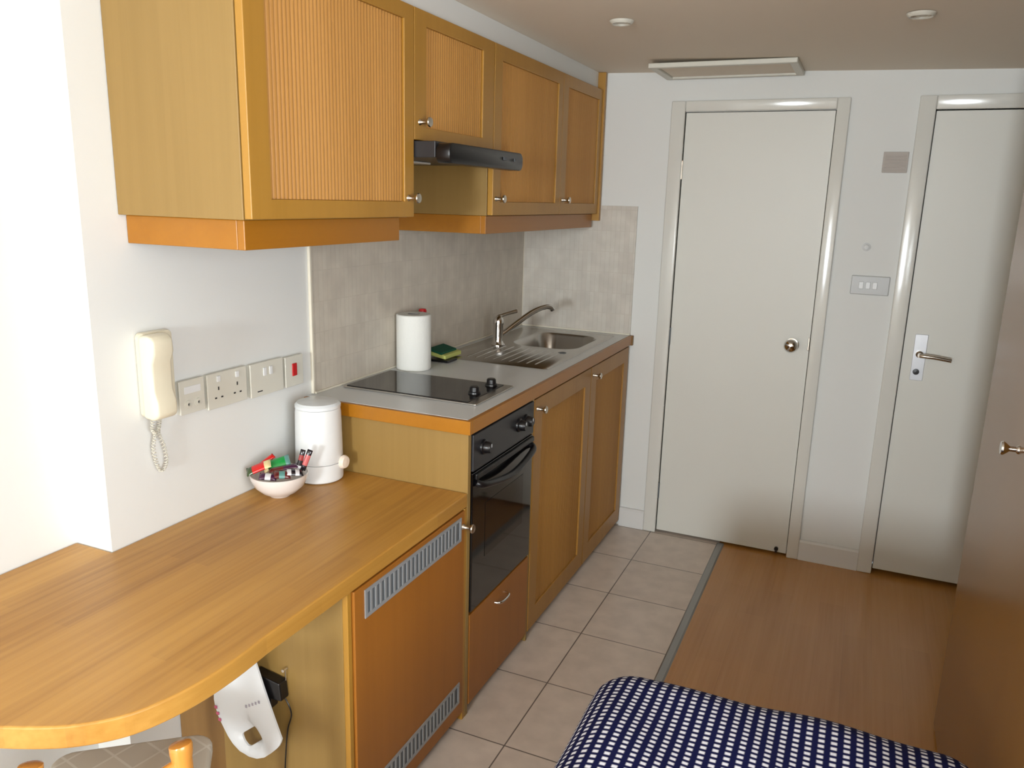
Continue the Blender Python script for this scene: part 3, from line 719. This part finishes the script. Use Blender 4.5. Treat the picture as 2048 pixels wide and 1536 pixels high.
packet('upright pink and black sachet leaning right, nearest the kettle', (bx + .062, by + .042, ZB + .100), (75, -68, 45), .062, .015, .008, [BLK, PNK, PNK, BLK])
packet('upright dark red sachet beside the pink one', (bx + .048, by + .034, ZB + .100), (75, -74, 45), .062, .014, .008, [WHT, BLK, (150, 50, 50), BLK])

# ------------------------------------------------------------------ wall things by the desk
# entry phone
t = thing('entry_phone', 'cream wall mounted entry phone with handset and hanging cord', 'phone', (0, -2.25, 1.02))
bm = bmesh.new(); prism(bm, rrect(-2.285, -2.195, 1.030, 1.232, 0.012, 5), 0.0008, 0.024, 'x'); obj('base', bm, 'cream', t, 0.004, True)
bm = bmesh.new()
# handset: rounded bar, thicker at ear and mouth ends
prof = [(0.026, 1.034), (0.058, 1.030), (0.074, 1.040), (0.073, 1.075), (0.064, 1.100), (0.064, 1.165), (0.074, 1.190), (0.073, 1.222), (0.058, 1.233), (0.026, 1.230)]
lo = [bm.verts.new((x, -2.300, z)) for x, z in prof]; hi = [bm.verts.new((x, -2.236, z)) for x, z in prof]
bm.faces.new(lo); bm.faces.new(hi)
for i in range(len(prof)): bm.faces.new((lo[i], lo[(i + 1) % len(prof)], hi[(i + 1) % len(prof)], hi[i]))
obj('handset', bm, 'cream', t, 0.011, True, 4)
path = spline([(0.030, -2.275, 1.030), (0.022, -2.272, 1.000), (0.018, -2.262, 0.985), (0.016, -2.268, 0.955), (0.014, -2.262, 0.915), (0.014, -2.248, 0.888), (0.014, -2.232, 0.905), (0.014, -2.235, 0.945), (0.016, -2.250, 0.985), (0.018, -2.248, 1.005), (0.020, -2.243, 1.030)], 26)
helix = []
for i, p in enumerate(path):
    a = i * 1.15
    helix.append(p + 0.0038 * Vector((math.cos(a), math.sin(a), 0.15 * math.sin(a))))
bm = bmesh.new(); tube(bm, helix, 0.0016, 6); obj('coiled_cord', bm, plain('greyish_cord', (206, 202, 188), 0.5), t, smooth=True)

def wall_plate(name, label, cat, y0, y1, z0, z1, depth=0.016):
    t = thing(name, label, cat, (0, (y0 + y1) / 2, (z0 + z1) / 2))
    part('back_box', 'plate', t, (0.0008, depth - .004, y0 + .002, y1 - .002, z0 + .002, z1 - .002), bevel=0.001)
    part('plate', 'plate', t, (depth - .0038, depth + .002, y0, y1, z0, z1), bevel=0.002)
    return t, depth + .0021
t, xx = wall_plate('aerial_socket', 'small square white aerial socket plate next to the entry phone', 'socket', -2.180, -2.098, 1.010, 1.096)
for y in (-2.155, -2.122):
    bm = bmesh.new(); lathe(bm, [(0.004, 0), (0.010, 0), (0.010, 0.003), (0.004, 0.004), (0.004, 0)], (xx, y, 1.035), 'x', 18, False); p = obj('outlet', bm, 'plate', t)
    bm = bmesh.new(); lathe(bm, [(0.0, 0), (0.0045, 0), (0.0, .0012)], (xx, y, 1.035), 'x', 12, False); obj('hole', bm, 'dark', p)
part('label_strip', 'white', t, (xx, xx + .001, -2.165, -2.112, 1.062, 1.080), bevel=0.0003)
t, xx = wall_plate('double_socket', 'white double power socket plate between the aerial socket and the switch', 'socket', -2.088, -1.945, 1.002, 1.096)
for yc_ in (-2.050, -1.982):
    part('pin_hole', 'dark', t, (xx, xx + .0006, yc_ - .002, yc_ + .002, 1.050, 1.059), bevel=0)
    for s in (-1, 1): part('pin_hole', 'dark', t, (xx, xx + .0006, yc_ + s * .011 - .0035, yc_ + s * .011 + .0035, 1.028, 1.032), bevel=0)
    part('rocker', 'white', t, (xx, xx + .003, yc_ - .006, yc_ + .006, 1.072, 1.088), bevel=0.001)
t, xx = wall_plate('double_switch', 'white double switched outlet plate left of the red switch', 'switch', -1.930, -1.795, 0.999, 1.094)
part('rocker', 'white', t, (xx, xx + .003, -1.880, -1.868, 1.055, 1.078), bevel=0.001); part('rocker', 'white', t, (xx, xx + .003, -1.855, -1.843, 1.055, 1.078), bevel=0.001)
part('flex_slot', 'dark', t, (xx, xx + .0006, -1.905, -1.885, 1.012, 1.015), bevel=0)
t, xx = wall_plate('cooker_switch', 'square white cooker switch plate with a red rocker, beside the tiles', 'switch', -1.785, -1.705, 0.999, 1.090)
part('red_rocker', 'red', t, (xx, xx + .004, -1.757, -1.737, 1.030, 1.068), bevel=0.002)

# white plastic holder hanging on the fridge side panel
t = thing('hanging_holder', 'white plastic holder with a scooped hole, hanging tilted below the desk front edge', 'holder', (0.30, -2.275, 0.25))
Y0 = -2.296
outl = [(0.222, 0.246), (0.196, 0.292), (0.184, 0.331), (0.186, 0.368), (0.200, 0.470), (0.215, 0.560), (0.300, 0.585), (0.322, 0.478), (0.345, 0.410), (0.369, 0.345), (0.391, 0.290), (0.380, 0.268), (0.357, 0.244), (0.333, 0.222), (0.308, 0.209), (0.282, 0.206), (0.256, 0.214), (0.236, 0.229)]
cx_, cz_ = 0.284, 0.254
def resample(pl, n):
    out = []
    for k in range(n):
        a = 2 * PI * k / n; d = Vector((math.cos(a), math.sin(a))); best = 0.05
        for i in range(len(pl)):
            p = Vector(pl[i]) - Vector((cx_, cz_)); q = Vector(pl[(i + 1) % len(pl)]) - Vector((cx_, cz_)); e = q - p
            den = d.x * e.y - d.y * e.x
            if abs(den) < 1e-9: continue
            tt = (p.x * e.y - p.y * e.x) / den; uu = (p.x * d.y - p.y * d.x) / den
            if tt > 0 and -1e-6 <= uu <= 1 + 1e-6: best = tt
        out.append((a, best))
    return out
bm = bmesh.new(); RS = resample(outl, 72); rings = []
for fr in (0.0, 0.12, 0.25, 0.4, 0.6, 0.8, 1.0):
    ring = []
    for a, rad in RS:
        ca, sa = math.cos(a), math.sin(a)
        r_in = 0.020 / max(abs(math.cos(a - 0.6)), abs(math.sin(a - 0.6))) * 0.95
        r_in = min(r_in, 0.024)
        r = r_in + (rad - r_in) * fr
        dd = max(0, 1 - (r - r_in) / 0.055) ** 2 * 0.030 * (0.62 + 0.38 * math.cos(a - 0.6))
        ring.append(bm.verts.new((cx_ + r * ca, Y0 + dd - 0.004 * math.sin(min(1, fr) * PI), cz_ + r * sa)))
    rings.append(ring)
for a, b in zip(rings, rings[1:]):
    for i in range(72): bm.faces.new((a[i], a[(i + 1) % 72], b[(i + 1) % 72], b[i]))
ret = bmesh.ops.extrude_face_region(bm, geom=bm.faces[:])
for v in [g for g in ret['geom'] if isinstance(g, bmesh.types.BMVert)]: v.co.y += 0.005
obj('shell', bm, 'white', t, smooth=True)
marks = bmesh.new()
for k in range(5): box(marks, 0.288 + k * .010, 0.293 + k * .010, Y0 - .0047, Y0 - .0037, 0.350 + k * .006, 0.357 + k * .006)
obj('printed_text', marks, plain('grey_print', (165, 160, 170), 0.5), t)
marks = bmesh.new()
for k in range(3): box(marks, 0.189 + k * .005, 0.197 + k * .005, Y0 - .0047, Y0 - .0030, 0.318 - k * .016, 0.325 - k * .016)
obj('pink_print', marks, plain('pink_print', (196, 90, 120), 0.5), t)
# black adaptor and lead
t = thing('power_adaptor', 'black power adaptor with thin lead hanging on the wood panel behind the white holder', 'adaptor', (0.35, -2.262, 0.40))
bm = bmesh.new(); prism(bm, [(0.300, 0.440), (0.378, 0.428), (0.382, 0.382), (0.352, 0.380), (0.348, 0.350), (0.305, 0.350)], -2.282, -2.2535, 'y')
obj('body', bm, 'black', t, 0.003)
bm = bmesh.new(); tube(bm, spline([(0.366, -2.258, 0.384), (0.385, -2.260, 0.362), (0.392, -2.260, 0.335), (0.380, -2.260, 0.295), (0.372, -2.260, 0.24), (0.36, -2.260, 0.12)], 8), 0.0018, 8)
obj('lead', bm, 'black', t, smooth=True)
bm = bmesh.new(); tube(bm, [(0.378, -2.2535, 0.455), (0.378, -2.268, 0.455)], 0.004, 10); tube(bm, [(0.378, -2.258, 0.455), (0.378, -2.258, 0.425)], 0.0012, 6)
obj('hook', bm, 'chrome', t)

# ------------------------------------------------------------------ chair pushed under the desk (turned about 45 degrees)
A = Vector((0.777, 0.629, 0)).normalized(); B = Vector((0.629, -0.777, 0)).normalized()
O = Vector((0.272, -2.592, 0))   # middle of the far seat edge
def cp(a, b, z): return O + A * a + B * b + Vector((0, 0, z))
t = thing('dining_chair', 'small pine chair with grey diamond patterned seat pad pushed under the rounded desk end', 'chair', tuple(cp(0, .17, 0)))
pts2 = [(O + A * a + B * b) for a, b in rrect(-0.150, 0.150, 0.0, 0.33, 0.040, 6)]
bm = bmesh.new(); prism(bm, [(p.x, p.y) for p in pts2], 0.425, 0.452); obj('seat_pad', bm, 'seatpad', t, 0.008, True, 3)
pts2 = [(O + A * a + B * b) for a, b in rrect(-0.145, 0.145, 0.006, 0.325, 0.035, 6)]
bm = bmesh.new(); prism(bm, [(p.x, p.y) for p in pts2], 0.402, 0.4245); obj('seat', bm, 'chairwood', t, 0.004, True)
for s in (-1, 1):
    bm = bmesh.new(); tube(bm, [cp(s * .125, .03, 0.0), cp(s * .122, .035, 0.402)], [0.013, 0.017], 12); obj('leg', bm, 'chairwood', t, smooth=True)
    bm = bmesh.new(); tube(bm, spline([cp(s * .128, .345, 0.0), cp(s * .120 + .01, .322, 0.40), cp(s * .116 + .02, .310, 0.55), cp(s * .113 + .022, .304, 0.636), cp(s * .112 + .022, .302, 0.652)], 5), [0.015] * 5 + [0.017] * 10 + [0.019] * 3 + [0.018, 0.014, 0.008], 16)
    obj('back_post', bm, 'chairwood', t, smooth=True)
for z, dip in ((0.612, 0.03), (0.52, 0.03)):
    bm = bmesh.new()
    P_ = spline([cp(-.090, .306, z), cp(-.04, .306 + dip * .8, z - .012), cp(.02, .306 + dip, z - .016), cp(.08, .306 + dip * .8, z - .012), cp(.132, .306, z)], 6)
    tube(bm, P_, 0.014, 12); obj('back_rail', bm, 'chairwood', t, smooth=True)
bm = bmesh.new()
for s in (-1, 1): tube(bm, [cp(s * .124, .04, 0.18), cp(s * .127, .335, 0.18)], 0.009, 10)
obj('stretcher', bm, 'chairwood', t, smooth=True)

# ------------------------------------------------------------------ bed
QX0, QX1, QY0, QY1, QZ, QR = 1.082, 1.868, -4.30, -1.985, 0.555, 0.10
t = thing('bed', 'low single bed base and mattress under the navy dotted quilt', 'bed', (1.48, -3.1, 0))
part('mattress', 'mattress', t, (QX0 + .075, QX1 - .03, QY0 + .06, QY1 - .085, 0.30, 0.47), bevel=0.02)
part('base', 'black_matte', t, (QX0 + .08, QX1 - .03, QY0 + .06, QY1 - .09, 0.10, 0.298), bevel=0.006)
for x in (QX0 + .12, QX1 - .08):
    for y in (QY0 + .12, QY1 - .15):
        bm = bmesh.new(); lathe(bm, [(0.0, 0), (0.018, 0), (0.024, 0.1), (0.0, 0.1)], (x, y, 0), 'z', 16, False); obj('leg', bm, 'black', t, smooth=True)
bm = bmesh.new(); uvl = bm.loops.layers.uv.new('UVMap'); drop = 0.26; nx, ny = 110, 200
arc = QR * PI / 2
sx0, sx1 = -drop, (QX1 - QX0 - 2 * QR) + 2 * arc + drop     # arc length domain in x, measured from the start of the left curve
lx = QX1 - QX0 - 2 * QR; ly = QY1 - QY0 - 2 * QR
def off(s, L):
    """returns horizontal excess past the flat (signed), and distance"""
    if s < 0: return -s, -1
    if s > L: return s - L, 1
    return 0.0, 0
grid = []
ext = arc + drop
for i in range(nx + 1):
    row = []
    sx = -ext + (lx + 2 * ext) * i / nx
    for j in range(ny + 1):
        sy = -ext + (ly + 2 * ext) * j / ny
        ex, dx = off(sx, lx); ey, dy = off(sy, ly)
        bxp = QX0 + QR + min(max(sx, 0), lx); byp = QY0 + QR + min(max(sy, 0), ly)
        e = math.hypot(ex, ey)
        if e > 1e-9:
            n = Vector((dx * ex / e, dy * ey / e)); e2 = max(ex, ey) if False else e
            if e2 < arc: th = e2 / QR; out = QR * math.sin(th); dz = QR * (1 - math.cos(th))
            else: out = QR + 0.012 * math.sin((sx + sy) * 22) * min(1, (e2 - arc) * 8); dz = QR + min(e2 - arc, drop * 1.25)
        else: n = Vector((0, 0)); out = dz = 0
        z = QZ - dz + (0.006 * math.sin(sx * 9 + 1.0) * math.cos(sy * 7) + 0.003 * math.sin(sx * 23 + sy * 17)) * (1 if dz < QR else 0.2)
        row.append((bm.verts.new((min(bxp + n.x * out, 1.8805), byp + n.y * out, z)), (sx, sy)))
    grid.append(row)
for i in range(nx):
    for j in range(ny):
        q = [grid[i][j], grid[i + 1][j], grid[i + 1][j + 1], grid[i][j + 1]]
        f = bm.faces.new([v for v, _ in q]); f.smooth = True
        for lp, (_, uv) in zip(f.loops, q): lp[uvl].uv = uv
me = bpy.data.meshes.new('quilt'); bm.to_mesh(me); bm.free(); me.materials.append(M['quilt'])
o = bpy.data.objects.new('quilt', me); C.objects.link(o)
tag(o, 'navy blue quilt with small white dashes draped over the bed', 'quilt')

# ------------------------------------------------------------------ wardrobe
t = thing('wardrobe', 'tall brown wood wardrobe along the right side with a chrome knob', 'wardrobe', (2.16, -1.7, 0))
WY0, WY1 = -2.60, -1.075
part('carcass', 'wardrobe', t, (1.9045, 2.43, WY0, WY0 + .02, 0.0, 1.99), (1.9045, 2.43, WY1 - .02, WY1, 0.0, 1.99), (1.9045, 2.43, WY0 + .02, WY1 - .02, 1.97, 1.99), (1.9045, 2.43, WY0 + .02, WY1 - .02, 0.0, 0.02), (2.41, 2.43, WY0 + .02, WY1 - .02, 0.02, 1.97))
d = part('door', 'wardrobe', t, (1.885, 1.904, -2.100, WY1 + .0, 0.012, 1.988), bevel=0.002)
knob(d, 1.885, -1.592, 1.045).rotation_euler = (0, 0, 0)
d.children[0].scale = (-1, 1, 1)
k = d.children[0]; k.scale = (1, 1, 1); bpy.data.objects.remove(k)
bm = bmesh.new(); lathe(bm, [(0.0, 0), (0.010, 0), (0.009, -0.003), (0.006, -0.006), (0.006, -0.018), (0.013, -0.026), (0.016, -0.031), (0.014, -0.035), (0.0, -0.036)], (1.8848, -1.592, 1.045), 'x', 24, False)
obj('knob', bm, 'chrome', d, smooth=True)
part('door', 'wardrobe', t, (1.885, 1.904, WY0, -2.103, 0.012, 1.988), bevel=0.002)
